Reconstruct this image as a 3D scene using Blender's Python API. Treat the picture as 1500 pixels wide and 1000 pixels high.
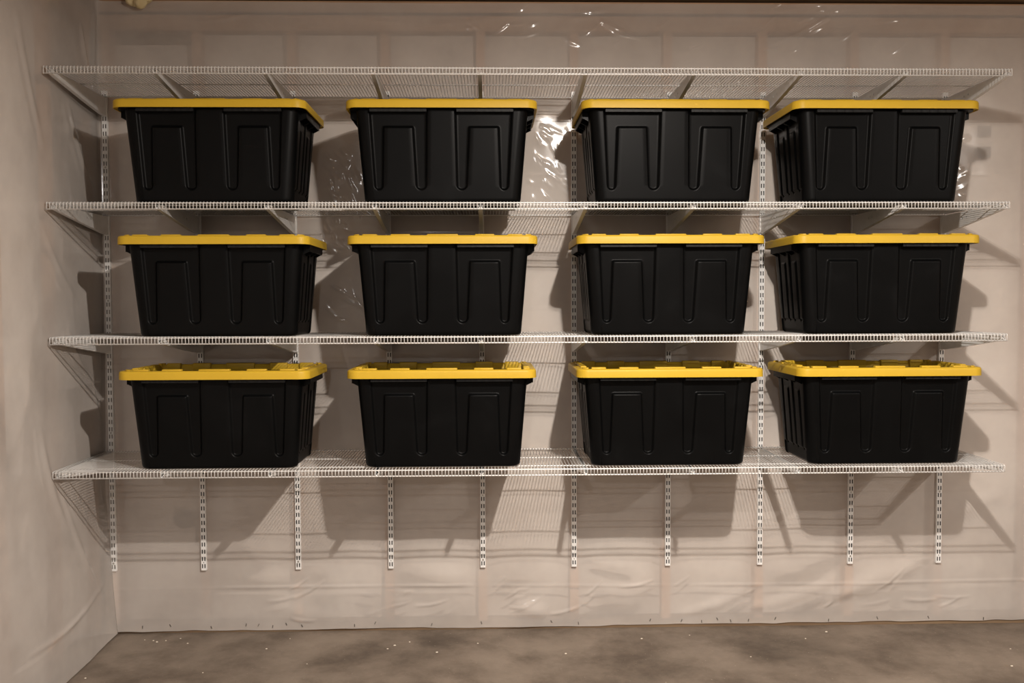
import bpy, bmesh, math, random
import numpy as np
from mathutils import Matrix, Vector, noise as mnoise

for o in list(bpy.data.objects):
    bpy.data.objects.remove(o)
scene = bpy.context.scene
COL = scene.collection

# ------------------------------------------------------------------ camera
CAM = Vector((1.588, -4.095, 1.4425))
YAW, PITCH, ROLL, LENS = 0.0247, 0.0407, -0.0033, 32.9
cam_data = bpy.data.cameras.new('camera')
cam_data.sensor_fit = 'HORIZONTAL'
cam_data.sensor_width = 36.0
cam_data.lens = LENS
cam_data.clip_start = 0.05
cam = bpy.data.objects.new('camera', cam_data)
COL.objects.link(cam)
r = Vector((math.cos(YAW), -math.sin(YAW), 0))
f = Vector((math.sin(YAW), math.cos(YAW), 0))
u = Vector((0, 0, 1))
f2 = f * math.cos(PITCH) - u * math.sin(PITCH)
u2 = u * math.cos(PITCH) + f * math.sin(PITCH)
r3 = r * math.cos(ROLL) + u2 * math.sin(ROLL)
u3 = u2 * math.cos(ROLL) - r * math.sin(ROLL)
m = Matrix((r3, u3, -f2)).transposed().to_4x4()
m.translation = CAM
cam.matrix_world = m
scene.camera = cam

# ------------------------------------------------------------------ world, exposure
world = bpy.data.worlds.new('world')
scene.world = world
world.use_nodes = True
world.node_tree.nodes['Background'].inputs[0].default_value = (0.9, 0.8, 0.7, 1)
world.node_tree.nodes['Background'].inputs[1].default_value = 0.02
scene.view_settings.view_transform = 'Standard'
scene.view_settings.look = 'None'
scene.view_settings.exposure = 0.45
scene.view_settings.gamma = 1.0
scene.view_settings.use_curve_mapping = False

# three bare bulbs under the ceiling (fixtures are built at the end of the script)
BULBS = [((2.22, -2.60, 2.645), 40.0, 112.0), ((5.05, -3.40, 2.645), 14.0, 68.0), ((1.20, -5.80, 2.645), 6.0, 52.0)]   # place, all-round watts, downward watts
BULB_COLORS = [(1.0, 0.92, 0.84), (1.0, 0.93, 0.86), (1.0, 0.97, 0.95)]
BULB_RADIUS = 0.036

# ------------------------------------------------------------------ helpers
def tag(o, label=None, cat=None, group=None, kind=None):
    if label: o['label'] = label
    if cat: o['category'] = cat
    if group: o['group'] = group
    if kind: o['kind'] = kind
    return o

def link(name, data, parent=None, loc=(0, 0, 0)):
    o = bpy.data.objects.new(name, data)
    COL.objects.link(o)
    o.location = loc
    if parent: o.parent = parent
    return o

def empty(name, loc=(0, 0, 0), rz=0.0):
    o = bpy.data.objects.new(name, None)
    COL.objects.link(o)
    o.location = loc
    o.rotation_euler = (0, 0, rz)
    o.empty_display_size = 0.1
    return o

def mesh_from(name, verts, faces, mat=None, smooth=False):
    me = bpy.data.meshes.new(name)
    me.from_pydata([tuple(v) for v in verts], [], faces)
    me.update()
    if mat: me.materials.append(mat)
    if smooth:
        me.polygons.foreach_set('use_smooth', [True] * len(me.polygons))
    return me

class MB:
    def __init__(self):
        self.v, self.f = [], []
    def box(self, x0, x1, y0, y1, z0, z1):
        b = len(self.v)
        self.v += [(x0,y0,z0),(x1,y0,z0),(x1,y1,z0),(x0,y1,z0),(x0,y0,z1),(x1,y0,z1),(x1,y1,z1),(x0,y1,z1)]
        self.f += [(b,b+3,b+2,b+1),(b+4,b+5,b+6,b+7),(b,b+1,b+5,b+4),(b+1,b+2,b+6,b+5),(b+2,b+3,b+7,b+6),(b+3,b,b+4,b+7)]
        return self
    def tube(self, pts, rad, n=6, caps=True):
        pts = [Vector(p) for p in pts]
        rings = []
        for i, p in enumerate(pts):
            if i == 0: d = pts[1] - p
            elif i == len(pts) - 1: d = p - pts[i-1]
            else: d = (pts[i+1] - p).normalized() + (p - pts[i-1]).normalized()
            d.normalize()
            a = Vector((0, 0, 1)) if abs(d.z) < 0.6 else (Vector((1, 0, 0)) if abs(d.x) < 0.6 else Vector((0, 1, 0)))
            if abs(d.x) < 0.2: a = Vector((1, 0, 0))
            s = d.cross(a).normalized(); t = s.cross(d).normalized()
            b = len(self.v)
            for k in range(n):
                an = 2 * math.pi * k / n
                self.v.append(tuple(p + s * (rad * math.cos(an)) + t * (rad * math.sin(an))))
            rings.append(b)
        for b0, b1 in zip(rings, rings[1:]):
            for k in range(n):
                k2 = (k + 1) % n
                self.f.append((b0+k, b0+k2, b1+k2, b1+k))
        if caps:
            self.f.append(tuple(rings[0] + k for k in range(n))[::-1])
            self.f.append(tuple(rings[-1] + k for k in range(n)))
        return self
    def disc_cyl(self, c, axis, rad, h, n=12):
        return self.tube([Vector(c), Vector(c) + Vector(axis) * h], rad, n)
    def mesh(self, name, mat=None, smooth=False, fix=True):
        me = mesh_from(name, self.v, self.f, mat, smooth)
        if fix:
            bm = bmesh.new(); bm.from_mesh(me)
            bmesh.ops.recalc_face_normals(bm, faces=bm.faces)
            bm.to_mesh(me); bm.free()
        return me
    def build(self, name, mat, parent=None, loc=(0,0,0), smooth=False):
        return link(name, self.mesh(name, mat, smooth), parent, loc)

def bevel_mesh(me, w, seg=2):
    bm = bmesh.new(); bm.from_mesh(me)
    bmesh.ops.bevel(bm, geom=list(bm.edges), offset=w, segments=seg, affect='EDGES', profile=0.5)
    bm.to_mesh(me); bm.free()
    return me

def auto_smooth(me, ang=0.6):
    bm = bmesh.new(); bm.from_mesh(me)
    for fc in bm.faces: fc.smooth = True
    for e in bm.edges:
        if len(e.link_faces) == 2 and e.calc_face_angle(0) > ang: e.smooth = False
    bm.to_mesh(me); bm.free()
    return me

# ------------------------------------------------------------------ materials
def new_mat(name):
    mt = bpy.data.materials.new(name)
    mt.use_nodes = True
    nt = mt.node_tree
    for n in list(nt.nodes): nt.nodes.remove(n)
    out = nt.nodes.new('ShaderNodeOutputMaterial')
    return mt, nt, out

def N(nt, typ, **kw):
    n = nt.nodes.new(typ)
    for k, v in kw.items(): setattr(n, k, v)
    return n

def noise_tex(nt, scale, detail=4, rough=0.5, coord='Object', vscale=None, dist=0.0):
    tc = N(nt, 'ShaderNodeTexCoord')
    src = tc.outputs[coord]
    if vscale:
        mp = N(nt, 'ShaderNodeMapping'); mp.inputs['Scale'].default_value = vscale
        nt.links.new(src, mp.inputs['Vector']); src = mp.outputs['Vector']
    nz = N(nt, 'ShaderNodeTexNoise')
    nz.inputs['Scale'].default_value = scale
    nz.inputs['Detail'].default_value = detail
    nz.inputs['Roughness'].default_value = rough
    nz.inputs['Distortion'].default_value = dist
    nt.links.new(src, nz.inputs['Vector'])
    return nz

def ramp(nt, fac, stops):
    rp = N(nt, 'ShaderNodeValToRGB')
    el = rp.color_ramp.elements
    el[0].position, el[0].color = stops[0][0], (*stops[0][1], 1)
    el[1].position, el[1].color = stops[-1][0], (*stops[-1][1], 1)
    for p, c in stops[1:-1]:
        e = el.new(p); e.color = (*c, 1)
    nt.links.new(fac, rp.inputs['Fac'])
    return rp

def bump(nt, height, strength, dist):
    b = N(nt, 'ShaderNodeBump')
    b.inputs['Strength'].default_value = strength
    b.inputs['Distance'].default_value = dist
    nt.links.new(height, b.inputs['Height'])
    return b

def simple_mat(name, c0, c1, scale, rough=0.5, spec=0.5, bstr=0.0, bdist=0.001, vscale=None, metallic=0.0, bscale=None, rough_var=0.0):
    mt, nt, out = new_mat(name)
    bs = N(nt, 'ShaderNodeBsdfPrincipled')
    nz = noise_tex(nt, scale, vscale=vscale)
    rp = ramp(nt, nz.outputs['Fac'], [(0.3, c0), (0.7, c1)])
    nt.links.new(rp.outputs['Color'], bs.inputs['Base Color'])
    bs.inputs['Roughness'].default_value = rough
    bs.inputs['Specular IOR Level'].default_value = spec
    bs.inputs['Metallic'].default_value = metallic
    if rough_var:
        mr = N(nt, 'ShaderNodeMapRange')
        mr.inputs['To Min'].default_value = rough - rough_var
        mr.inputs['To Max'].default_value = rough + rough_var
        nt.links.new(nz.outputs['Fac'], mr.inputs['Value'])
        nt.links.new(mr.outputs['Result'], bs.inputs['Roughness'])
    if bstr:
        nb = noise_tex(nt, bscale or scale * 6, 3)
        b = bump(nt, nb.outputs['Fac'], bstr, bdist)
        nt.links.new(b.outputs['Normal'], bs.inputs['Normal'])
    nt.links.new(bs.outputs['BSDF'], out.inputs['Surface'])
    return mt

def sheet_mat(name):
    """milky polyethylene film: part see-through, part scattering, glossy skin"""
    mt, nt, out = new_mat(name)
    nz = noise_tex(nt, 1.6, 5, 0.55)
    rp = ramp(nt, nz.outputs['Fac'], [(0.3, (0.68, 0.615, 0.56)), (0.7, (0.74, 0.685, 0.635))])
    df = N(nt, 'ShaderNodeBsdfDiffuse')
    nt.links.new(rp.outputs['Color'], df.inputs['Color'])
    tr = N(nt, 'ShaderNodeBsdfTransparent')
    tr.inputs['Color'].default_value = (0.98, 0.96, 0.94, 1)
    mx = N(nt, 'ShaderNodeMixShader')
    nz2 = noise_tex(nt, 2.3, 4, 0.6)
    mr = N(nt, 'ShaderNodeMapRange')
    mr.inputs['From Min'].default_value = 0.3; mr.inputs['From Max'].default_value = 0.7
    mr.inputs['To Min'].default_value = 0.44; mr.inputs['To Max'].default_value = 0.60
    nt.links.new(nz2.outputs['Fac'], mr.inputs['Value'])
    nt.links.new(mr.outputs['Result'], mx.inputs[0])
    nt.links.new(tr.outputs[0], mx.inputs[1]); nt.links.new(df.outputs[0], mx.inputs[2])
    # fine crinkle, gathered in patches
    c1 = noise_tex(nt, 16.0, 3, 0.55, dist=1.2)
    c2 = noise_tex(nt, 2.1, 2, 0.5)
    rp2 = ramp(nt, c2.outputs['Fac'], [(0.48, (0.05,)*3), (0.72, (1,)*3)])
    mu = N(nt, 'ShaderNodeMath', operation='MULTIPLY')
    nt.links.new(c1.outputs['Fac'], mu.inputs[0]); nt.links.new(rp2.outputs['Color'], mu.inputs[1])
    b = bump(nt, mu.outputs[0], 0.20, 0.004)
    gl = N(nt, 'ShaderNodeBsdfGlossy')
    gl.inputs['Color'].default_value = (1, 1, 1, 1)
    gl.inputs['Roughness'].default_value = 0.11
    nt.links.new(b.outputs['Normal'], gl.inputs['Normal'])
    nt.links.new(b.outputs['Normal'], df.inputs['Normal'])
    fr = N(nt, 'ShaderNodeFresnel'); fr.inputs['IOR'].default_value = 1.38
    nt.links.new(b.outputs['Normal'], fr.inputs['Normal'])
    mx2 = N(nt, 'ShaderNodeMixShader')
    nt.links.new(fr.outputs[0], mx2.inputs[0])
    nt.links.new(mx.outputs[0], mx2.inputs[1]); nt.links.new(gl.outputs[0], mx2.inputs[2])
    nt.links.new(mx2.outputs[0], out.inputs['Surface'])
    return mt

def concrete_mat():
    mt, nt, out = new_mat('concrete_floor')
    bs = N(nt, 'ShaderNodeBsdfPrincipled')
    a = noise_tex(nt, 1.7, 10, 0.66, dist=0.1)
    rp = ramp(nt, a.outputs['Fac'], [(0.28, (0.085, 0.066, 0.050)), (0.48, (0.165, 0.130, 0.100)), (0.75, (0.265, 0.215, 0.170))])
    s = noise_tex(nt, 3.5, 6, 0.7, vscale=(1.0, 1.0, 1.0), dist=0.15)
    rp2 = ramp(nt, s.outputs['Fac'], [(0.36, (0.55, 0.52, 0.50)), (0.55, (1, 1, 1))])
    mxc = N(nt, 'ShaderNodeMix', data_type='RGBA', blend_type='MULTIPLY')
    mxc.inputs['Factor'].default_value = 0.75
    nt.links.new(rp.outputs['Color'], mxc.inputs['A']); nt.links.new(rp2.outputs['Color'], mxc.inputs['B'])
    # speckle of pale grit
    g = noise_tex(nt, 95.0, 2, 0.5)
    rg = ramp(nt, g.outputs['Fac'], [(0.70, (0, 0, 0)), (0.76, (1, 1, 1))])
    mx2 = N(nt, 'ShaderNodeMix', data_type='RGBA')
    nt.links.new(rg.outputs['Color'], mx2.inputs['Factor'])
    nt.links.new(mxc.outputs['Result'], mx2.inputs['A'])
    mx2.inputs['B'].default_value = (0.30, 0.25, 0.20, 1)
    nt.links.new(mx2.outputs['Result'], bs.inputs['Base Color'])
    bs.inputs['Roughness'].default_value = 0.62
    bs.inputs['Specular IOR Level'].default_value = 0.35
    bb = noise_tex(nt, 30, 5, 0.6)
    b = bump(nt, bb.outputs['Fac'], 0.25, 0.004)
    nt.links.new(b.outputs['Normal'], bs.inputs['Normal'])
    nt.links.new(bs.outputs['BSDF'], out.inputs['Surface'])
    return mt

def tote_mat():
    mt, nt, out = new_mat('black_plastic')
    bs = N(nt, 'ShaderNodeBsdfPrincipled')
    oi = N(nt, 'ShaderNodeObjectInfo')
    tc = N(nt, 'ShaderNodeTexCoord')
    vm = N(nt, 'ShaderNodeVectorMath', operation='ADD')
    cx = N(nt, 'ShaderNodeCombineXYZ')
    mu = N(nt, 'ShaderNodeMath', operation='MULTIPLY'); mu.inputs[1].default_value = 37.0
    nt.links.new(oi.outputs['Random'], mu.inputs[0])
    nt.links.new(mu.outputs[0], cx.inputs['X']); nt.links.new(mu.outputs[0], cx.inputs['Z'])
    nt.links.new(tc.outputs['Object'], vm.inputs[0]); nt.links.new(cx.outputs[0], vm.inputs[1])
    nz = N(nt, 'ShaderNodeTexNoise')
    nz.inputs['Scale'].default_value = 4.5; nz.inputs['Detail'].default_value = 6; nz.inputs['Distortion'].default_value = 0.9
    nt.links.new(vm.outputs[0], nz.inputs['Vector'])
    rp = ramp(nt, nz.outputs['Fac'], [(0.35, (0.0018, 0.0019, 0.0020)), (0.62, (0.0023, 0.0024, 0.0025)), (0.78, (0.0042, 0.0044, 0.0046))])
    nt.links.new(rp.outputs['Color'], bs.inputs['Base Color'])
    mr = N(nt, 'ShaderNodeMapRange')
    mr.inputs['To Min'].default_value = 0.33; mr.inputs['To Max'].default_value = 0.45
    nt.links.new(nz.outputs['Fac'], mr.inputs['Value'])
    nt.links.new(mr.outputs['Result'], bs.inputs['Roughness'])
    bs.inputs['Specular IOR Level'].default_value = 0.09
    fb = N(nt, 'ShaderNodeTexNoise'); fb.inputs['Scale'].default_value = 420; fb.inputs['Detail'].default_value = 2
    nt.links.new(tc.outputs['Object'], fb.inputs['Vector'])
    b = bump(nt, fb.outputs['Fac'], 0.12, 0.001)
    nt.links.new(b.outputs['Normal'], bs.inputs['Normal'])
    nt.links.new(bs.outputs['BSDF'], out.inputs['Surface'])
    return mt

M = {}
M['sheet'] = sheet_mat('plastic_film')
M['concrete'] = concrete_mat()
M['black'] = tote_mat()
M['yellow'] = simple_mat('yellow_plastic', (0.49, 0.312, 0.022), (0.53, 0.342, 0.026), 5, rough=0.45, spec=0.22, bstr=0.06, bdist=0.001, bscale=300)
M['rim_band'] = simple_mat('scuffed_black_plastic', (0.003, 0.003, 0.003), (0.013, 0.0133, 0.0135), 60, rough=0.5, spec=0.2)
M['white'] = simple_mat('white_epoxy_coating', (0.74, 0.73, 0.71), (0.80, 0.79, 0.77), 30, rough=0.28, spec=0.5)
M['wood'] = simple_mat('stud_wood', (0.46, 0.29, 0.19), (0.58, 0.39, 0.27), 3, rough=0.7, spec=0.2, vscale=(14, 14, 0.8), bstr=0.1)
M['plate_wood'] = simple_mat('plate_wood', (0.36, 0.22, 0.13), (0.50, 0.32, 0.20), 3, rough=0.7, spec=0.2, vscale=(0.8, 14, 14), bstr=0.1)
M['sill_wood'] = simple_mat('sill_wood', (0.14, 0.09, 0.055), (0.22, 0.15, 0.09), 3, rough=0.7, spec=0.2, vscale=(0.8, 14, 14), bstr=0.1)
M['batt'] = simple_mat('insulation', (0.50, 0.45, 0.41), (0.84, 0.79, 0.74), 3.2, rough=0.9, spec=0.1, bstr=0.4, bdist=0.01, bscale=30)
M['sheathing'] = simple_mat('sheathing', (0.20, 0.15, 0.10), (0.28, 0.21, 0.15), 5, rough=0.85, spec=0.1)
M['ceiling'] = simple_mat('subfloor_wood', (0.32, 0.215, 0.13), (0.46, 0.33, 0.215), 4, rough=0.8, spec=0.2, vscale=(1, 8, 1))
M['foam'] = simple_mat('spray_foam', (0.66, 0.52, 0.27), (0.78, 0.66, 0.40), 18, rough=0.6, spec=0.4, bstr=0.5, bdist=0.006, bscale=60)
M['box'] = simple_mat('dark_grey_box', (0.020, 0.022, 0.026), (0.05, 0.05, 0.055), 12, rough=0.6)
M['chip'] = simple_mat('pale_chip', (0.62, 0.54, 0.44), (0.80, 0.72, 0.62), 20, rough=0.7)
M['darkchip'] = simple_mat('dark_chip', (0.03, 0.022, 0.016), (0.06, 0.045, 0.03), 20, rough=0.8)
M['steel'] = simple_mat('staple_steel', (0.10, 0.09, 0.08), (0.20, 0.18, 0.16), 20, rough=0.4, metallic=0.7)
M['slot_shade'] = simple_mat('painted_slot_shade', (0.05, 0.046, 0.042), (0.08, 0.074, 0.068), 20, rough=0.6, spec=0.3)  # dark grey stands in for the shade inside the upright slots
M['screw'] = simple_mat('zinc_screw', (0.42, 0.40, 0.37), (0.55, 0.53, 0.50), 40, rough=0.35, metallic=0.8)
M['drywall'] = simple_mat('pale_wall', (0.52, 0.45, 0.39), (0.58, 0.51, 0.45), 2, rough=0.8, spec=0.2)
M['porcelain'] = simple_mat('porcelain', (0.75, 0.74, 0.72), (0.82, 0.81, 0.79), 10, rough=0.25)

# ------------------------------------------------------------------ dimensions
STD_X = [-0.052, 0.338, 0.749, 1.154, 1.558, 1.960, 2.375, 2.785, 3.190, 3.587]
STUD_X = [-0.050, 0.336, 0.742, 1.144, 1.557, 1.964, 2.372, 2.788, 3.194, 3.595, 4.00, 4.41, 4.81, 5.22, 5.63, 6.03, 6.44]
DECKS = [2.334, 1.829, 1.320, 0.810]
SHELF_X0, SHELF_X1, LIP_Y = -0.0690, 3.593, -0.527
XL = -0.080
XR, YF, ZC = 6.80, -7.60, 2.762

# ------------------------------------------------------------------ room shell
def struct(name, mb, mat, parent=None):
    o = mb.build(name, mat, parent)
    o['kind'] = 'structure'
    return o

floor = struct('floor', MB().box(-0.25, XR + 0.15, YF - 0.15, 0.20, -0.12, 0.0), M['concrete'])
ceiling = struct('ceiling', MB().box(-0.25, XR + 0.15, YF - 0.15, 0.20, ZC, ZC + 0.05), M['ceiling'])
wall_right = struct('wall_right', MB().box(XR, XR + 0.12, YF, 0.02, 0.0, ZC), M['drywall'])
wall_front = struct('wall_front', MB().box(XL - 0.1, XR, YF - 0.12, YF, 0.0, ZC), M['drywall'])
wall_back = struct('wall_back', MB().box(XL - 0.14, XR, 0.105, 0.125, 0.0, ZC), M['sheathing'])
wall_left = struct('wall_left', MB().box(XL - 0.16, XL - 0.14, YF, 0.105, 0.0, ZC), M['sheathing'])

# value noise on numpy arrays
def vnoise(x, y, seed):
    rs = np.random.RandomState(seed)
    tab = rs.rand(64, 64)
    xi = np.floor(x).astype(int); yi = np.floor(y).astype(int)
    fx = x - xi; fy = y - yi
    fx = fx * fx * (3 - 2 * fx); fy = fy * fy * (3 - 2 * fy)
    a = tab[xi % 64, yi % 64]; b = tab[(xi + 1) % 64, yi % 64]
    c = tab[xi % 64, (yi + 1) % 64]; d = tab[(xi + 1) % 64, (yi + 1) % 64]
    return (a * (1 - fx) + b * fx) * (1 - fy) + (c * (1 - fx) + d * fx) * fy - 0.5

def wrinkle(X, Z, x0, z0, x1, z1, amp, wid):
    dx, dz = x1 - x0, z1 - z0
    L = math.hypot(dx, dz)
    tx, tz = dx / L, dz / L
    s = (X - x0) * tx + (Z - z0) * tz
    t = -(X - x0) * tz + (Z - z0) * tx
    w = np.clip(s / L, 0, 1)
    t = t + 0.10 * L * np.sin(math.pi * w) * 0.5
    env = np.where((s > 0) & (s < L), np.sin(math.pi * w) ** 0.7, 0)
    return amp * env * np.exp(-(t / wid) ** 2)

rng = random.Random(5)
WR = [  # long folds of the film: x0, z0, x1, z1, height, width
    (2.45, 2.54, 2.60, 2.655, .006, .010), (2.79, 2.55, 3.15, 2.745, .008, .012), (2.93, 2.655, 3.06, 2.725, .005, .010),
    (3.20, 2.66, 3.47, 2.70, .006, .010), (3.33, 2.52, 3.43, 2.585, .004, .008), (2.02, 2.70, 2.33, 2.565, .006, .012),
    (1.90, 2.60, 2.00, 2.555, .004, .009), (0.25, 2.66, 0.60, 2.70, .006, .015), (0.9, 2.69, 1.7, 2.685, .005, .012),
    (1.0, 2.64, 1.3, 2.60, .004, .012),
    (2.38, 0.05, 2.80, 0.20, .012, .030), (2.56, 0.065, 3.22, 0.24, .012, .035), (2.84, 0.05, 3.38, 0.27, .010, .035),
    (3.05, 0.11, 3.6, 0.36, .010, .040), (1.68, 0.13, 1.84, 0.07, .012, .035), (2.0, 0.33, 2.25, 0.27, .006, .030),
    (1.2, 0.30, 1.5, 0.24, .005, .04), (0.5, 0.24, 0.9, 0.32, .004, .04), (3.3, 0.42, 3.9, 0.62, .008, .04),
    (3.0, 0.30, 3.25, 0.42, .006, .03), (1.1, 0.10, 1.6, 0.16, .005, .03), (0.6, 0.12, 1.0, 0.07, .004, .03),
]
def cluster(cx, cz, rx, rz, n, ang, spread, amp, seed, lmin=.02, lmax=.07):
    rg = random.Random(seed)
    for _ in range(n):
        x = cx + rg.uniform(-rx, rx); z = cz + rg.uniform(-rz, rz)
        a = ang + rg.uniform(-spread, spread); L = rg.uniform(lmin, lmax)
        WR.append((x, z, x + L * math.cos(a), z + L * math.sin(a), amp * rg.uniform(.5, 1.2), rg.uniform(.0045, .008)))
cluster(0.95, 1.99, .08, .13, 30, -0.9, .4, .0034, 1, .03, .09)
cluster(1.84, 2.06, .09, .16, 30, -0.8, .4, .0024, 2, .03, .10)
cluster(3.63, 2.03, .03, .15, 16, 0.1, .5, .0036, 3)
cluster(0.90, 1.76, .06, .06, 16, -0.9, .5, .0045, 4)
cluster(0.93, 1.40, .06, .15, 10, -0.7, .6, .0030, 5, .05, .16)
cluster(2.5, 2.62, 1.0, .10, 26, 0.45, .35, .0046, 6, .05, .16)
cluster(1.0, 2.65, .8, .07, 14, -0.2, .5, .0040, 16, .05, .16)
cluster(1.9, 1.35, .1, .5, 12, -0.7, .8, .0018, 7)
cluster(2.0, 0.12, 1.6, .07, 30, 0.3, .5, .0055, 8, .05, .18)
cluster(2.7, 2.15, .4, .10, 8, 0.2, .6, .0024, 9)

def back_disp(X, Z):
    d = np.zeros_like(X)
    sx = np.array(STUD_X)
    idx = np.clip(np.searchsorted(sx, X.ravel()) - 1, 0, len(sx) - 2).reshape(X.shape)
    w = np.clip((X - sx[idx]) / (sx[idx + 1] - sx[idx]), 0, 1)
    bul = np.sin(math.pi * w) ** 1.3
    vert = np.clip((2.60 - Z) / 0.25, 0, 1) * np.clip((Z - 0.05) / 0.2, 0, 1)
    d += np.where(X > 3.595, 0.003, 0.008) * bul * vert * (0.75 + 1.2 * vnoise(X * 1.3, Z * 1.6, 11))
    free = 0.25 + 0.75 * bul
    d += free * (0.007 * vnoise(X * 3.1, Z * 2.7, 3) + 0.0035 * vnoise(X * 7 + Z * 3, Z * 8, 4) + 0.0012 * vnoise(X * 19, Z * 17 + X * 4, 6))
    low = np.clip((0.45 - Z) / 0.45, 0, 1)
    d += low * 0.021 * vnoise(X * 2.2 + Z * 3.0, Z * 6 - X * 2.4, 8)
    hi = np.clip((Z - 2.50) / 0.2, 0, 1)
    d += hi * (0.014 * vnoise(X * 3.0, Z * 12 - X * 3.0, 9) + 0.007 * vnoise(X * 8.0, Z * 26 - X * 7.0, 10))
    fr = np.where((Z > 0.30) & (Z < 2.36), free, 1.0)
    for wr in WR:
        x0, z0, x1, z1, a, wd = wr
        mk = (X > min(x0, x1) - .1) & (X < max(x0, x1) + .1) & (Z > min(z0, z1) - .1) & (Z < max(z0, z1) + .1)
        if mk.any():
            d[mk] += wrinkle(X[mk], Z[mk], *wr) * fr[mk]
    # folded crease running along the wall low down, two fainter ones higher up
    for zc, amp in ((0.195, .0055), (1.42, .0010), (2.00, .0012)):
        zz = zc + 0.006 * np.sin(X * 1.7)
        d += amp * np.exp(-((Z - zz) / .0055) ** 2) * (0.6 + 0.8 * vnoise(X * 3, X * 0 + zc, 21)) * fr
    # dark seam above the top plate
    d -= 0.007 * np.exp(-((Z - 2.690 - 0.004 * np.sin(X * 5)) / .008) ** 2)
    d = 0.002 + np.logaddexp(0, (d - 0.002) / 0.0015) * 0.0015
    # rounded into the corner with the left wall
    c = np.clip(1 - (X - XL) / 0.05, 0, 1)
    lowc = np.clip((0.9 - Z) / 0.9, 0, 1)
    d += c ** 2 * (0.010 + 0.03 * lowc)
    return d

def grid_mesh(name, us, vs, fn, mat, flip=False):
    U, V = np.meshgrid(us, vs, indexing='ij')
    P = fn(U, V)
    nu, nv = len(us), len(vs)
    me = bpy.data.meshes.new(name)
    i = np.arange(nu * nv).reshape(nu, nv)
    q = np.stack([i[:-1, :-1], i[1:, :-1], i[1:, 1:], i[:-1, 1:]], -1).reshape(-1, 4)
    if flip: q = q[:, ::-1]
    me.vertices.add(nu * nv)
    me.vertices.foreach_set('co', P.reshape(-1, 3).astype(np.float32).ravel())
    me.loops.add(q.size); me.loops.foreach_set('vertex_index', q.ravel().astype(np.int32))
    me.polygons.add(len(q)); me.polygons.foreach_set('loop_start', np.arange(0, q.size, 4, dtype=np.int32))
    me.update(calc_edges=True)
    me.polygons.foreach_set('use_smooth', [True] * len(q))
    me.materials.append(mat)
    return me

SHEET_TOP = 2.742
us = np.concatenate([np.arange(XL, 4.15, 0.0052), np.arange(4.15, XR, 0.05), [XR]])
vs = np.concatenate([np.arange(0.0, SHEET_TOP, 0.0056), [SHEET_TOP]])
def back_fn(X, Z):
    D = back_disp(X, Z)
    edge = 0.011 + 0.007 * vnoise(X * 4.0, X * 0, 31) + 0.004 * vnoise(X * 14, X * 0, 32) + 0.005 * np.clip((X - 1.9) / 2.0, 0, 1)
    Zb = np.where(Z < 0.03, edge + (0.03 - edge) * (Z / 0.03), Z)
    top = SHEET_TOP - 0.006 - 0.004 * vnoise(X * 3, X * 0, 33)
    Zb = np.where(Zb > 2.72, 2.72 + (Zb - 2.72) / (SHEET_TOP - 2.72) * (top - 2.72), Zb)
    return np.stack([X, -D, Zb], -1)
link('plastic_sheet', grid_mesh('plastic_sheet_back', us, vs, back_fn, M['sheet']), wall_back)

def left_fn(Y, Z):
    d = 0.006 * vnoise(Y * 2.6, Z * 1.1, 41) + 0.010 * vnoise(Y * 5.0, Z * 0.8, 42) + 0.004 * vnoise(Y * 10 + Z * 2, Z * 2.4, 43) + 0.0015 * vnoise(Y * 22, Z * 14, 44)
    near = np.clip(-Y / 0.02, 0, 1)
    touch = np.clip(1 - np.abs(Y + 0.27) / 0.30, 0, 1)
    d = d * (1 - 0.75 * touch * np.clip((Z - 0.75) / 0.05, 0, 1))
    low = np.clip((0.72 - Z) / 0.72, 0, 1)
    d = d + 0.048 * low ** 1.2
    # soft folds gathered toward the corner
    for (y0, z0, y1, z1, a, w) in ((-.02, 2.70, -.06, 2.35, .014, .014), (-.16, 2.60, -.10, 2.42, .008, .012), (-.30, 2.25, -.06, 1.90, .006, .014),
                                   (-.45, 0.75, -.06, 0.12, .005, .016), (-.6, 1.0, -.4, 0.55, .006, .02), (-.35, 1.35, -.12, 1.10, .005, .012),
                                   (-.12, 1.10, -.05, 0.95, .004, .008), (-.8, 0.2, -.1, 0.26, .006, .012), (-1.2, 1.6, -.9, 0.6, .008, .03),
                                   (-.55, 1.75, -.25, 1.45, .004, .016), (-.7, 2.5, -.5, 2.0, .007, .025)):
        d = d + wrinkle(Y, Z, y0, z0, y1, z1, a, w)
    edge = 0.008 + 0.008 * vnoise(Y * 4.0, Y * 0, 46)
    Zb = np.where(Z < 0.03, edge + (0.03 - edge) * (Z / 0.03), Z)
    return np.stack([XL + d * near + 0.010 * (1 - near), Y, Zb], -1)
us2 = np.concatenate([[YF], np.arange(YF + 0.05, -1.8, 0.06), np.arange(-1.8, -0.001, 0.0085), [0.004]])
link('plastic_sheet', grid_mesh('plastic_sheet_left', us2, vs[::1], left_fn, M['sheet'], flip=False), wall_left)

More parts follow.
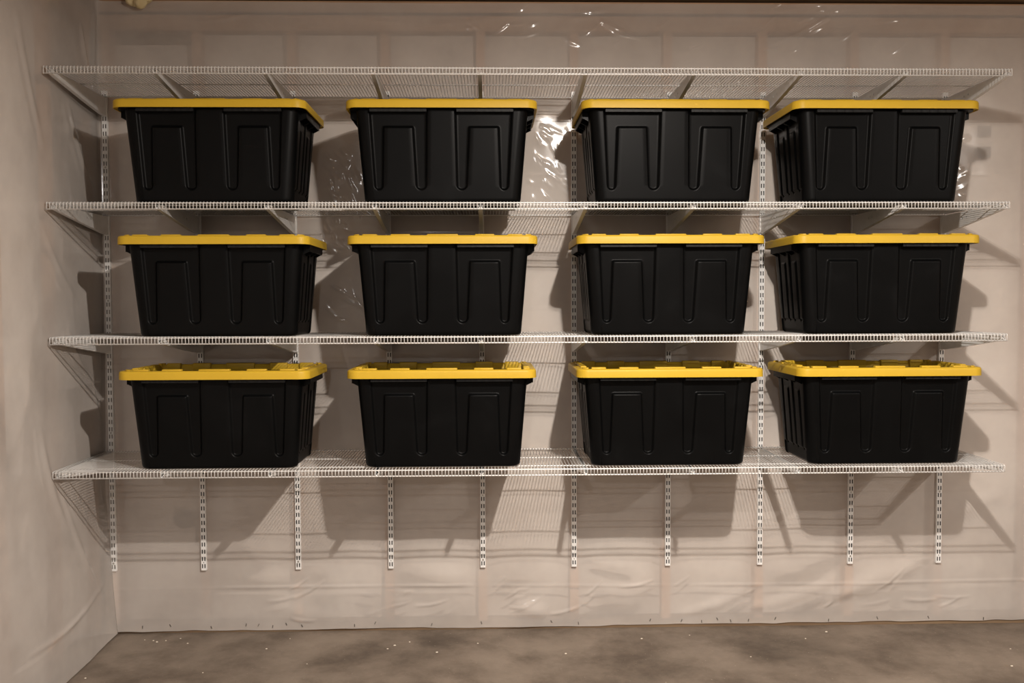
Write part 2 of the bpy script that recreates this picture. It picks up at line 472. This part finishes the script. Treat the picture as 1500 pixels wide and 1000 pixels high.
# framing behind the film
stud_me = MB().box(-.019, .019, .003, .105, .038, 2.618).mesh('stud', M['wood'])
for x in STUD_X:
    link('stud', stud_me, wall_back, (x, 0.004, 0))
def pillow(name, w, h, mat, depth=.07):
    nu, nv = 9, 15
    us_ = np.linspace(-w/2, w/2, nu); vs_ = np.linspace(0, h, nv)
    def fn(X, Z):
        b = np.sin(np.pi * (X / w + .5)) ** .35 * np.sin(np.pi * Z / h) ** .2
        b = np.nan_to_num(b)
        return np.stack([X, depth * (1 - b) + 0.016, Z], -1)
    return grid_mesh(name, us_, vs_, fn, mat)
for i, (a, b) in enumerate(zip(STUD_X, STUD_X[1:])):
    link('insulation_batt', pillow('insulation_batt', b - a - .038, 2.575 if i else 2.53, M['batt'], .05), wall_back, ((a + b) / 2, 0, .04))
MB().box(XL - .13, XR, .004, .105, 2.618, 2.683).build('top_plate', M['plate_wood'], wall_back)
MB().box(XL - .13, XR, .008, .105, 2.698, 2.745).build('top_plate', M['plate_wood'], wall_back)
MB().box(XL - .10, XR, .003, .105, 0.0, .038).build('bottom_plate', M['sill_wood'], wall_back)
sy = [-0.045] + [-0.406 * k for k in range(1, 19)]
stl = MB().box(.0, .09, -.019, .019, .038, 2.618).mesh('stud', M['wood'])
for y in sy:
    link('stud', stl, wall_left, (XL - .115, y, 0))
btl = None
for a, b in zip(sy, sy[1:]):
    w = a - b - .038
    me = pillow('insulation_batt', w, 2.575, M['batt'], .04)
    o = link('insulation_batt', me, wall_left, (XL - .012, (a + b) / 2, .04))
    o.rotation_euler = (0, 0, math.pi / 2)
MB().box(XL - .115, XL - .025, YF, .0, 2.618, 2.70).build('top_plate', M['plate_wood'], wall_left)
MB().box(XL - .115, XL - .02, YF, .0, 0.0, .038).build('bottom_plate', M['sill_wood'], wall_left)

# boxes and cable shapes showing through the film
def junction_box(x, z, rad):
    mb = MB()
    n = 20
    mb.disc_cyl((0, .012, 0), (0, -1, 0), rad, .009, n)
    o = mb.build('electrical_box', M['box'], wall_back, (x, -0.002, z))
    ring = MB()
    pts = [(rad * 1.25 * math.cos(2 * math.pi * k / n), .008, rad * 1.05 * math.sin(2 * math.pi * k / n)) for k in range(n + 1)]
    ring.tube(pts, .006, 6).build('cover_ring', M['box'], o)
    return o
junction_box(0.252, 0.504, .036)
MB().box(3.745, 3.80, .002, .012, 2.17, 2.215).build('electrical_box', M['box'], wall_back)
MB().box(3.745, 3.80, .002, .012, 2.075, 2.125).build('electrical_box', M['box'], wall_back)
MB().tube([(0.300, .006, .49), (0.302, .006, .44), (0.299, .006, .38)], .004, 6).build('cable', M['box'], wall_back)
MB().box(0.322, 0.362, .001, .010, .030, .062).build('electrical_box', M['box'], wall_back)

# staples along the foot of the film
st_me = MB().box(-.0012, .0012, -.0022, .0005, -.006, .006).mesh('staple', M['steel'])
sx_ = [0.065, 0.184, 0.363, 0.515, 0.569, 0.631, 0.691, 0.76, 0.991, 1.081, 1.33, 1.55, 1.86, 1.98, 2.30, 2.44, 2.53, 2.60, 2.66, 2.74, 2.86, 3.10, 3.32, 3.55, 3.80]
for i, x in enumerate(sx_):
    dz = .030 + .006 * math.sin(i * 2.3)
    dd = float(back_disp(np.array([[x]]), np.array([[dz]]))[0, 0])
    o = link('staple', st_me, wall_back, (x, -dd - .0005, dz))
    o.rotation_euler = (0, 0.5 * math.sin(i * 5.1), 0)

# ------------------------------------------------------------------ slotted uprights
Z0, Z1 = 0.281, 2.356
PIT = 0.03175
def upright_mesh():
    W, D = .0112, .014
    xs = [-W, -.0076, -.0029, -.0014, .0014, .0029, .0076, W]
    zs = [Z0]
    slots = []
    z = Z0 + 0.010
    while z + .018 < Z1:
        slots.append((z, z + .018)); z += PIT
    holes = []
    for k in range(0, len(slots) - 1, 9):
        zc = slots[k][1] + (PIT - .018) / 2
        holes.append((zc - .0022, zc + .0022))
    zs = sorted(set([Z0, Z1] + [v for s in slots for v in s] + [v for h in holes for v in h]))
    verts, faces = [], []
    y0 = -.002 - D
    idx = {}
    def V(x, y, z):
        k = (round(x, 5), round(y, 5), round(z, 5))
        if k not in idx:
            idx[k] = len(verts); verts.append((x, y, z))
        return idx[k]
    for za, zb in zip(zs, zs[1:]):
        zm = (za + zb) / 2
        ins = any(a < zm < b for a, b in slots); inh = any(a < zm < b for a, b in holes)
        for j, (xa, xb) in enumerate(zip(xs, xs[1:])):
            if ins and j in (1, 5): continue
            if inh and j == 3: continue
            faces.append((V(xa, y0, za), V(xb, y0, za), V(xb, y0, zb), V(xa, y0, zb)))
        for s in (-W, W):
            q = [V(s, y0, za), V(s, -.002, za), V(s, -.002, zb), V(s, y0, zb)]
            faces.append(q if s < 0 else q[::-1])
    # inside of the channel, the shade behind the slots put into its dark colour
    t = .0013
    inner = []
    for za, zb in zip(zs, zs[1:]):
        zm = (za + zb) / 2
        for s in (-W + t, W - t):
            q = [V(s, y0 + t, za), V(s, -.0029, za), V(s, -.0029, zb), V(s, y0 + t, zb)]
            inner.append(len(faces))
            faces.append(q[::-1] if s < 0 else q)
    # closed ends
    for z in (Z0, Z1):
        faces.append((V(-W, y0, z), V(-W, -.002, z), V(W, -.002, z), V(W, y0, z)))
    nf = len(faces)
    faces.append((V(-W + t, -.0030, Z0 + .001), V(W - t, -.0030, Z0 + .001), V(W - t, -.0030, Z1 - .001), V(-W + t, -.0030, Z1 - .001)))  # back strip added so the slots look dark, same painted shade
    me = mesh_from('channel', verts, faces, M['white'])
    me.materials.append(M['slot_shade'])
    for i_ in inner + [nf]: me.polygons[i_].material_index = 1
    return me, holes
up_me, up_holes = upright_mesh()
scr = MB()
scr.disc_cyl((0, 0, 0), (0, -1, 0), .0042, .0014, 10)
scr_me = scr.mesh('screw', M['screw'])
ORD = ['first', 'second', 'third', 'fourth', 'fifth', 'sixth', 'seventh', 'eighth', 'ninth', 'tenth']
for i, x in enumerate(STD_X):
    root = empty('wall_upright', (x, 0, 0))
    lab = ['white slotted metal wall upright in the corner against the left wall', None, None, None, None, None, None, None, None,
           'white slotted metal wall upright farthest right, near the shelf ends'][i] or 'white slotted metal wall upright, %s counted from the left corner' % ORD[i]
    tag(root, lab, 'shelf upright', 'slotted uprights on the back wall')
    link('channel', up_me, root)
    for k, (a, b) in enumerate(up_holes):
        if (k + i) % 2 == 0:
            link('screw', scr_me, root, (0, -.016, (a + b) / 2))

# ------------------------------------------------------------------ brackets
def plate_with_holes(outline, holes, th):
    cu = bpy.data.curves.new('tmp', 'CURVE')
    cu.dimensions = '2D'; cu.fill_mode = 'BOTH'; cu.extrude = th / 2
    def spl(pts):
        s = cu.splines.new('POLY'); s.points.add(len(pts) - 1)
        for p, q in zip(s.points, pts): p.co = (q[0], q[1], 0, 1)
        s.use_cyclic_u = True
    spl(outline)
    for (cx, cy, rad) in holes:
        spl([(cx + rad * math.cos(a * math.pi / 5), cy - rad * math.sin(a * math.pi / 5)) for a in range(10)])
    ob = bpy.data.objects.new('tmp', cu); COL.objects.link(ob)
    dg = bpy.context.evaluated_depsgraph_get()
    me = bpy.data.meshes.new_from_object(ob.evaluated_get(dg))
    vs_ = [tuple(v.co) for v in me.vertices]; fs_ = [tuple(p.vertices) for p in me.polygons]
    bpy.data.objects.remove(ob); bpy.data.curves.remove(cu); bpy.data.meshes.remove(me)
    return vs_, fs_

BT = -0.0085      # bracket top edge below the deck
low_edge = [(-.016, BT - .078), (-.060, BT - .076), (-.20, BT - .059), (-.36, BT - .038), (-.47, BT - .023), (-.512, BT - .016)]
outline = [(-.016, BT), (-.512, BT)] + low_edge[::-1]
pv, pf = plate_with_holes(outline, [(-.190, BT - .026, .0045), (-.225, BT - .024, .0045)], .0016)
bm_ = MB()
HW = .0068
for s in (-1, 1):
    b = len(bm_.v)
    bm_.v += [(s * HW + z, x, y) for (x, y, z) in pv]
    bm_.f += [tuple(b + k for k in fc) for fc in pf]
for (ya, za), (yb, zb) in zip(low_edge, low_edge[1:]):
    b = len(bm_.v)
    for (y, z) in ((ya, za), (yb, zb)):
        for x in (-HW, HW):
            bm_.v += [(x, y, z), (x, y, z + .0015)]
    bm_.f += [(b, b+2, b+6, b+4), (b+1, b+5, b+7, b+3)]
arm_me = bm_.mesh('arm', M['white'])
# rear tongue that enters the slots
tg = MB()
for s in (-1, 1):
    for zc in (-.018, -.050):
        tg.box(s * .0053 - .0014, s * .0053 + .0014, -.022, -.010, BT + zc - .006, BT + zc + .006)
tongue_me = tg.mesh('tongue', M['white'])
hk = MB()
hk.tube([(-.0045, -.505, BT - .010)] + [(.0045 * math.cos(a), -.516 - .006 * math.sin(a), BT - .012 - .004 * math.sin(a)) for a in [math.pi * (1 - k / 6) for k in range(7)]] + [(.0045, -.505, BT - .010)], .0018, 6)
hook_me = hk.mesh('hook', M['white'], True)
SH_WORD = ['topmost', 'second', 'third', 'lowest']
for k, dz in enumerate(DECKS):
    for i, x in enumerate(STD_X):
        root = empty('shelf_bracket', (x, 0, dz))
        tag(root, 'white tapered shelf bracket under the %s shelf on the %s upright from the left' % (SH_WORD[k], ORD[i]), 'shelf bracket', 'brackets under the wire shelves')
        link('arm', arm_me, root); link('tongue', tongue_me, root); link('hook', hook_me, root)

# ------------------------------------------------------------------ wire shelves
WIRE_R, ROD_R = .0013, .0026
LIP_H = .0285
nw = 288
dw = MB()
SL = SHELF_X1 - SHELF_X0
for k in range(nw + 1):
    x = SL * k / nw
    x = min(max(x, WIRE_R), SL - WIRE_R)
    zt = -WIRE_R
    dw.tube([(x, -.020, zt), (x, LIP_Y + .004, zt), (x, LIP_Y + .0012, zt - .0012), (x, LIP_Y, zt - .004), (x, LIP_Y, -LIP_H)], WIRE_R, 5)
deck_me = dw.mesh('deck_wires', M['white'], True)
rail_me = MB().tube([(0, 0, 0), (SL, 0, 0)], ROD_R, 8).mesh('rail', M['white'], True)
SH_LAB = ['white wire shelf at the top, seen from below, holding nothing',
          'second white wire shelf from the top, carrying the upper row of totes',
          'third white wire shelf from the top, carrying the middle row of totes',
          'lowest white wire shelf, carrying the bottom row of totes']
for k, dz in enumerate(DECKS):
    root = empty('wire_shelf', (SHELF_X0, 0, dz))
    tag(root, SH_LAB[k], 'shelf', 'wire shelves on the back wall')
    w = link('deck_wires', deck_me, root); w['kind'] = 'stuff'
    for (y, z) in ((-.022, -.0052), (-.250, -.0052), (-.446, -.0052), (LIP_Y + .0035, -.0050), (LIP_Y + .0030, -LIP_H + .001)):
        link('rail', rail_me, root, (0, y, z))

# ------------------------------------------------------------------ storage totes
def rrect(w, d, rad, n_corner=8, nx=1, ny=1):
    """counter-clockwise rounded rectangle, starting at front-left after the corner; returns points and outward normals"""
    P, Nn = [], []
    hw, hd = w / 2, d / 2
    def side(x0, y0, x1, y1, n, nx_, ny_):
        for k in range(n):
            t = k / n
            P.append((x0 + (x1 - x0) * t, y0 + (y1 - y0) * t)); Nn.append((nx_, ny_))
    def corner(cx, cy, a0):
        for k in range(n_corner):
            a = a0 + (math.pi / 2) * k / n_corner
            P.append((cx + rad * math.cos(a), cy + rad * math.sin(a))); Nn.append((math.cos(a), math.sin(a)))
    side(-hw + rad, -hd, hw - rad, -hd, nx, 0, -1)
    corner(hw - rad, -hd + rad, -math.pi / 2)
    side(hw, -hd + rad, hw, hd - rad, ny, 1, 0)
    corner(hw - rad, hd - rad, 0)
    side(hw - rad, hd, -hw + rad, hd, nx, 0, 1)
    corner(-hw + rad, hd - rad, math.pi / 2)
    side(-hw, hd - rad, -hw, -hd + rad, ny, -1, 0)
    corner(-hw + rad, -hd + rad, math.pi)
    return np.array(P), np.array(Nn)

LW, LD = .724, .445                # lid
BTW, BTD = .656, .380              # body at the top
BBW, BBD = .600, .330              # body at the bottom
HB = .348                          # underside of the lid
def sstep(a, b, x):
    t = np.clip((x - a) / (b - a), 0, 1)
    return t * t * (3 - 2 * t)

def recess(s, z, panels):
    """depth 0..1 of inverted-U recesses; s along face (m), z height.  panels: (outer_top, inner_top, outer_bot, inner_bot, trap_top(a,b), trap_bot(a,b))"""
    e = EDGE
    r_ = np.zeros_like(s)
    zt, zb, ztrap = .343, .050, .283
    v = np.clip((zt - z) / (zt - zb), 0, 1)
    for (a0, a1, b0, b1, ta0, ta1, tb0, tb1) in panels:
        L_ = a0 + (b0 - a0) * v; R_ = a1 + (b1 - a1) * v
        tl = ta0 + (tb0 - ta0) * v; tr_ = ta1 + (tb1 - ta1) * v
        inside = sstep(L_ - e, L_ + e, s) * (1 - sstep(R_ - e, R_ + e, s))
        trap = sstep(tl - e, tl + e, s) * (1 - sstep(tr_ - e, tr_ + e, s)) * (1 - sstep(ztrap - e, ztrap + e, z))
        # rounded feet of the two legs
        cl, wl = (L_ + tl) / 2, (tl - L_) / 2
        cr, wr_ = (R_ + tr_) / 2, (R_ - tr_) / 2
        foot_l = zb + .5 * (s - cl) ** 2 / np.maximum(wl, .006)
        foot_r = zb + .5 * (s - cr) ** 2 / np.maximum(wr_, .006)
        foot = np.where(s < (tl + tr_) / 2, foot_l, foot_r)
        low = sstep(foot - .006, foot + .004, z)
        r_ = np.maximum(r_, inside * (1 - trap) * low)
    return r_

k_ = .652e-3
FP = [(-417*k_, -87*k_, -392*k_, -95*k_, -336*k_, -172*k_, -349*k_, -150*k_),
      (79*k_, 408*k_, 87*k_, 384*k_, 164*k_, 328*k_, 142*k_, 341*k_)]
SP = [(-.112, -.014, -.106, -.020, -.088, -.042, -.092, -.036), (.014, .112, .020, .106, .042, .088, .036, .092)]

EDGE = .0062
def columns(h, z, panels):
    """positions along one face, ascending from -h, bunched at the slanting edges of the recesses"""
    v = min(max((.343 - z) / (.343 - .050), 0), 1)
    kn = []
    for (a0, a1, b0, b1, ta0, ta1, tb0, tb1) in panels:
        for p, q in ((a0, b0), (ta0, tb0), (ta1, tb1), (a1, b1)):
            kn.append(p + (q - p) * v)
    out = []
    def seg(p, q, n): out.extend(p + (q - p) * k / n for k in range(n))
    prev = -h
    for e in kn:
        seg(prev, e - EDGE, 7); seg(e - EDGE, e + EDGE, 6); prev = e + EDGE
    seg(prev, h, 7)
    return np.array(out)

def tote_ring(w, d, rad, nc, fs, ss):
    P, Nn = [], []
    hw, hd = w / 2, d / 2
    def corner(cx, cy, a0):
        for k in range(nc):
            a = a0 + (math.pi / 2) * k / nc
            P.append((cx + rad * math.cos(a), cy + rad * math.sin(a))); Nn.append((math.cos(a), math.sin(a)))
    for x in fs: P.append((x, -hd)); Nn.append((0, -1))
    corner(hw - rad, -hd + rad, -math.pi / 2)
    for y in ss: P.append((hw, y)); Nn.append((1, 0))
    corner(hw - rad, hd - rad, 0)
    for x in fs: P.append((-x, hd)); Nn.append((0, 1))
    corner(-hw + rad, hd - rad, math.pi / 2)
    for y in ss: P.append((-hw, -y)); Nn.append((-1, 0))
    corner(-hw + rad, -hd + rad, math.pi)
    return np.array(P), np.array(Nn)

def body_mesh():
    nc = 9
    rows = []
    zs_ = np.concatenate([[0.0, .0015, .004, .008, .013], np.linspace(.018, .086, 26), np.linspace(.092, .268, 24), np.linspace(.272, .296, 13), np.linspace(.302, HB - .002, 10)])
    nper = None
    for z in zs_:
        t = z / HB
        w = BBW + (BTW - BBW) * t; d = BBD + (BTD - BBD) * t
        rad = .042 - .004 * t
        ins = 0.0
        if z < .013:
            ins = .010 * (1 - math.sqrt(max(0, 1 - (1 - z / .013) ** 2)))
        w -= 2 * ins; d -= 2 * ins; rad -= ins * .5
        P, Nn = tote_ring(w, d, rad, nc, columns(w / 2 - rad, z, FP), columns(d / 2 - rad, z, SP))
        zz = np.full(len(P), z)
        fx = np.abs(Nn[:, 1]) > .999; sx2 = np.abs(Nn[:, 0]) > .999
        dep = np.zeros(len(P))
        dep[fx] = .0115 * recess(P[fx, 0] * np.where(Nn[fx, 1] < 0, 1, -1), zz[fx], FP)
        dep[sx2] = .0042 * recess(P[sx2, 1] * np.where(Nn[sx2, 0] > 0, 1, -1), zz[sx2], SP)
        # the ends step inwards near the foot
        dep[sx2] += .006 * (1 - sstep(.052, .060, zz[sx2]))
        P = P - Nn * dep[:, None]
        rows.append(np.column_stack([P, zz]))
        nper = len(P)
    # flange under the lid
    for off, z in ((.003, HB - .0015), (.024, HB - .0015), (.026, HB + .006), (.0, HB + .008)):
        w, d = BTW + 2 * off, BTD + 2 * off
        P, Nn = tote_ring(w, d, .038 + off, nc, columns(w / 2 - .038 - off, HB, FP), columns(d / 2 - .038 - off, HB, SP))
        rows.append(np.column_stack([P, np.full(len(P), z)]))
    V = np.concatenate(rows)
    faces = []
    nr = len(rows)
    for i in range(nr - 1):
        a, b = i * nper, (i + 1) * nper
        for k in range(nper):
            k2 = (k + 1) % nper
            faces.append((a + k, a + k2, b + k2, b + k))
    faces.append(tuple(range(nper))[::-1])
    faces.append(tuple((nr - 1) * nper + k for k in range(nper)))
    me = mesh_from('body', V, faces, M['black'])
    return auto_smooth(me, .9)

def lid_mesh():
    nc = 10
    prof = [(-.0035, HB + .004), (-.0035, HB), (0.0, HB), (-.0005, HB + .024), (-.0018, HB + .0285), (-.005, HB + .0315), (-.010, HB + .0325),
            (-.027, HB + .0325), (-.031, HB + .031), (-.0335, HB + .027), (-.040, HB + .008), (-.044, HB + .006)]
    rows = []
    for off, z in prof:
        P, _ = rrect(LW + 2 * off, LD + 2 * off, max(.044 + off, .008), nc, 2, 2)
        rows.append(np.column_stack([P, np.full(len(P), z)]))
    n = len(rows[0]); V = np.concatenate(rows); faces = []
    for i in range(len(rows) - 1):
        a, b = i * n, (i + 1) * n
        for k in range(n):
            k2 = (k + 1) % n
            faces.append((a + k, a + k2, b + k2, b + k))
    faces.append(tuple((len(rows) - 1) * n + k for k in range(n)))
    faces.append(tuple(range(n))[::-1])
    return auto_smooth(mesh_from('lid', V, faces, M['yellow']), .7)

def pad_mesh(w):
    me = MB().box(-w / 2, w / 2, 0.0, .024, HB + .007, HB + .0378).mesh('raised_pad', M['yellow'])
    return auto_smooth(bevel_mesh(me, .0028, 2), .9)
def corner_pad_mesh():
    """short quarter-curved pad that follows the inside of a lid corner (front right; rotated for the others)"""
    verts, faces = [], []
    n = 8
    for k in range(n + 1):
        a = -math.pi / 2 + math.pi / 2 * k / n
        for rr_, z in ((.012, HB + .007), (.010, HB + .0368), (.018, HB + .0378), (.023, HB + .0368), (.024, HB + .030)):
            verts.append((rr_ * math.cos(a), rr_ * math.sin(a), z))
    for k in range(n):
        for j in range(4):
            a = k * 5 + j
            faces.append((a, a + 5, a + 6, a + 1))
    faces.append((0, 1, 2, 3, 4)); faces.append(tuple(n * 5 + j for j in (4, 3, 2, 1, 0)))
    return auto_smooth(mesh_from('corner_pad', verts, faces, M['yellow']), .7)

def handle_mesh():
    """skirted grip under the end of the lid: top web, outer skirt, three gussets (built for the +x end)"""
    mb = MB()
    x0, x1 = BTW / 2 - .012, LW / 2 - .010
    D = .135
    mb.box(x1 - .004, x1, -D, D, HB - .024, HB + .002)
    for y in (-D, -.045, .041, D - .004):
        b = len(mb.v)
        for yy in (y, y + .004):
            mb.v += [(x0, yy, HB - .040), (x1 - .002, yy, HB - .023), (x1 - .002, yy, HB + .001), (x0, yy, HB + .001)]
        mb.f += [(b, b+1, b+2, b+3), (b+7, b+6, b+5, b+4), (b, b+4, b+5, b+1), (b+1, b+5, b+6, b+2), (b+2, b+6, b+7, b+3), (b+3, b+7, b+4, b)]
    mb.box(x0, x1, -D, D, HB - .001, HB + .002)
    return mb.mesh('handle', M['black'])

def strip_mesh():
    """ribbed band under the lid above each recess"""
    mb = MB()
    w = .214
    mb.box(-w / 2, w / 2, -.0045, .010, HB - .0125, HB + .001)
    for k in range(7):
        x = -w / 2 + .012 + k * (w - .024) / 6
        mb.box(x - .0014, x + .0014, -.0058, -.004, HB - .0120, HB)
    return mb.mesh('rim_band', M['rim_band'])

body_me = body_mesh(); lid_me = lid_mesh()
pads = {w: pad_mesh(w) for w in (.074, .118, .056, .09)}
cpad_me = corner_pad_mesh()
handle_me = handle_mesh(); strip_me = strip_mesh()

def tote(label, x, y, z, rz):
    root = empty('storage_tote', (x, y, z), rz)
    tag(root, label, 'storage tote', 'lidded totes on the wire shelves')
    link('body', body_me, root)
    lid = link('lid', lid_me, root); tag(lid, 'yellow lid')
    for s in (-1, 1):
        h = link('handle', handle_me, root)
        if s < 0: h.rotation_euler = (0, 0, math.pi)
        link('rim_band', strip_me, root, (s * .1635, -BTD / 2 - .014, 0))
    # raised pads: long sides then short sides then corners
    yy = LD / 2 - .0235
    for sgn, rot in ((-1, 0.0), (1, math.pi)):
        for cx, w in ((-.160, .074), (0.0, .118), (.160, .074)):
            p = link('raised_pad', pads[w], lid, (cx, sgn * yy, 0)); p.rotation_euler = (0, 0, rot)
        for cx in (-.276, .276):
            p = link('raised_pad', pads[.056], lid, (cx, sgn * (yy - .001), 0)); p.rotation_euler = (0, 0, rot)
    xx = LW / 2 - .0235
    for sgn, rot in ((1, math.pi / 2), (-1, -math.pi / 2)):
        for cy, w in ((-.09, .056), (.09, .056), (0.0, .09)):
            p = link('raised_pad', pads[w], lid, (sgn * xx, cy, 0)); p.rotation_euler = (0, 0, rot)
    for sx3, sy3, rot in ((1, -1, 0), (1, 1, math.pi / 2), (-1, 1, math.pi), (-1, -1, -math.pi / 2)):
        p = link('corner_pad', cpad_me, lid, (sx3 * (LW / 2 - .046), sy3 * (LD / 2 - .046), 0)); p.rotation_euler = (0, 0, rot)
    return root

FRONT = -.548
CX = [[.542, 1.413, 2.302, 3.110], [.549, 1.4135, 2.286, 3.121], [.544, 1.4075, 2.285, 3.138]]
RZ = [[0.0, 0.0, 0.006, 0.004], [0.0, 0.0, -0.004, 0.0], [0.0, 0.0, 0.0, 0.004]]
ROWN = ['upper', 'middle', 'bottom']
COLN = ['nearest the left wall', 'second from the left', 'third from the left', 'last on the right end']
for R in range(3):
    for c in range(4):
        tote('black tote with yellow lid in the %s row, %s' % (ROWN[R], COLN[c]), CX[R][c], FRONT + LD / 2, DECKS[R + 1] + .0004, RZ[R][c])

# ------------------------------------------------------------------ small things
def foam_lump():
    bm = bmesh.new()
    rg = random.Random(3)
    for k in range(9):
        c = Vector((rg.uniform(-.055, .055), rg.uniform(-.02, .006), rg.uniform(-.014, .02)))
        bmesh.ops.create_icosphere(bm, subdivisions=3, radius=rg.uniform(.018, .03), matrix=Matrix.Translation(c))
    for v in bm.verts:
        n_ = mnoise.noise(v.co * 45)
        v.co += v.normal * (.006 * n_)
    me = bpy.data.meshes.new('spray_foam'); bm.to_mesh(me); bm.free()
    me.materials.append(M['foam'])
    me.polygons.foreach_set('use_smooth', [True] * len(me.polygons))
    return me
fo = link('spray_foam', foam_lump(), None, (0.105, -.018, 2.738))
tag(fo, 'lump of cured yellowish spray foam at the top of the wall near the corner', 'spray foam')

def chip_mesh(seed, s):
    rg = random.Random(seed)
    n = rg.randint(5, 7)
    a0 = rg.uniform(0, 6)
    ring = [(s * rg.uniform(.55, 1.1) * math.cos(a0 + 2 * math.pi * k / n), s * rg.uniform(.4, .8) * math.sin(a0 + 2 * math.pi * k / n)) for k in range(n)]
    v = [(x, y, 0) for x, y in ring] + [(x * .8, y * .8, s * .35) for x, y in ring]
    fcs = [tuple(range(n))[::-1], tuple(range(n, 2 * n))] + [(k, (k + 1) % n, n + (k + 1) % n, n + k) for k in range(n)]
    return mesh_from('debris_chip', v, fcs, M['chip'])
CH = [(0.101,-.083),(0.142,-.092),(0.162,-.109),(0.195,-.094),(0.65,-.205),(0.853,-.376),(1.159,-.222),(1.184,-.184),(0.461,-.453),(0.022,-.492),
      (0.724,-.088),(1.244,-.146),(1.367,-.268),(1.536,-.172),(2.24,-.139),(2.454,-.105),(2.942,-.163),(3.06,-.084),(3.751,-.31),(3.655,-.49),
      (0.25,-.07),(0.30,-.13),(1.9,-.30),(2.65,-.36)]
for i, (x, y) in enumerate(CH):
    o = link('debris_chip', chip_mesh(i, .0035 + .004 * ((i * 7) % 5) / 5), None, (x, y, 0.0))
    tag(o, 'tiny pale chip of debris lying on the concrete floor', 'debris', 'pale chips scattered on the floor')

# ------------------------------------------------------------------ bulbs on the ceiling
for i, (loc, watt, watt_down) in enumerate(BULBS):
    root = empty('ceiling_lamp', (loc[0], loc[1], ZC))
    tag(root, ['bare bulb in a white porcelain holder on the ceiling before the shelves', 'bare bulb in a white porcelain holder on the ceiling towards the right wall', 'bare bulb in a white porcelain holder at the far end from the shelves'][i], 'lamp', 'bare bulbs on the ceiling')
    hb = MB()
    hb.disc_cyl((0, 0, 0), (0, 0, -1), .055, .018, 24)
    hb.disc_cyl((0, 0, -.018), (0, 0, -1), .026, .06, 20)
    hb.build('lamp_holder', M['porcelain'], root)
    ld = bpy.data.lights.new('bulb', 'POINT')
    ld.energy = watt; ld.color = BULB_COLORS[i]; ld.shadow_soft_size = BULB_RADIUS
    lo = bpy.data.objects.new('bulb', ld); COL.objects.link(lo)
    lo.parent = root; lo.location = (0, 0, loc[2] - ZC)
    ad = bpy.data.lights.new('bulb_dome', 'AREA')          # the bulb's dome throws most of its light downwards
    ad.shape = 'DISK'; ad.size = 0.06; ad.energy = watt_down; ad.color = BULB_COLORS[i]
    ao = bpy.data.objects.new('bulb_dome', ad); COL.objects.link(ao)
    ao.parent = root; ao.location = (0, 0, loc[2] - ZC - 0.036)
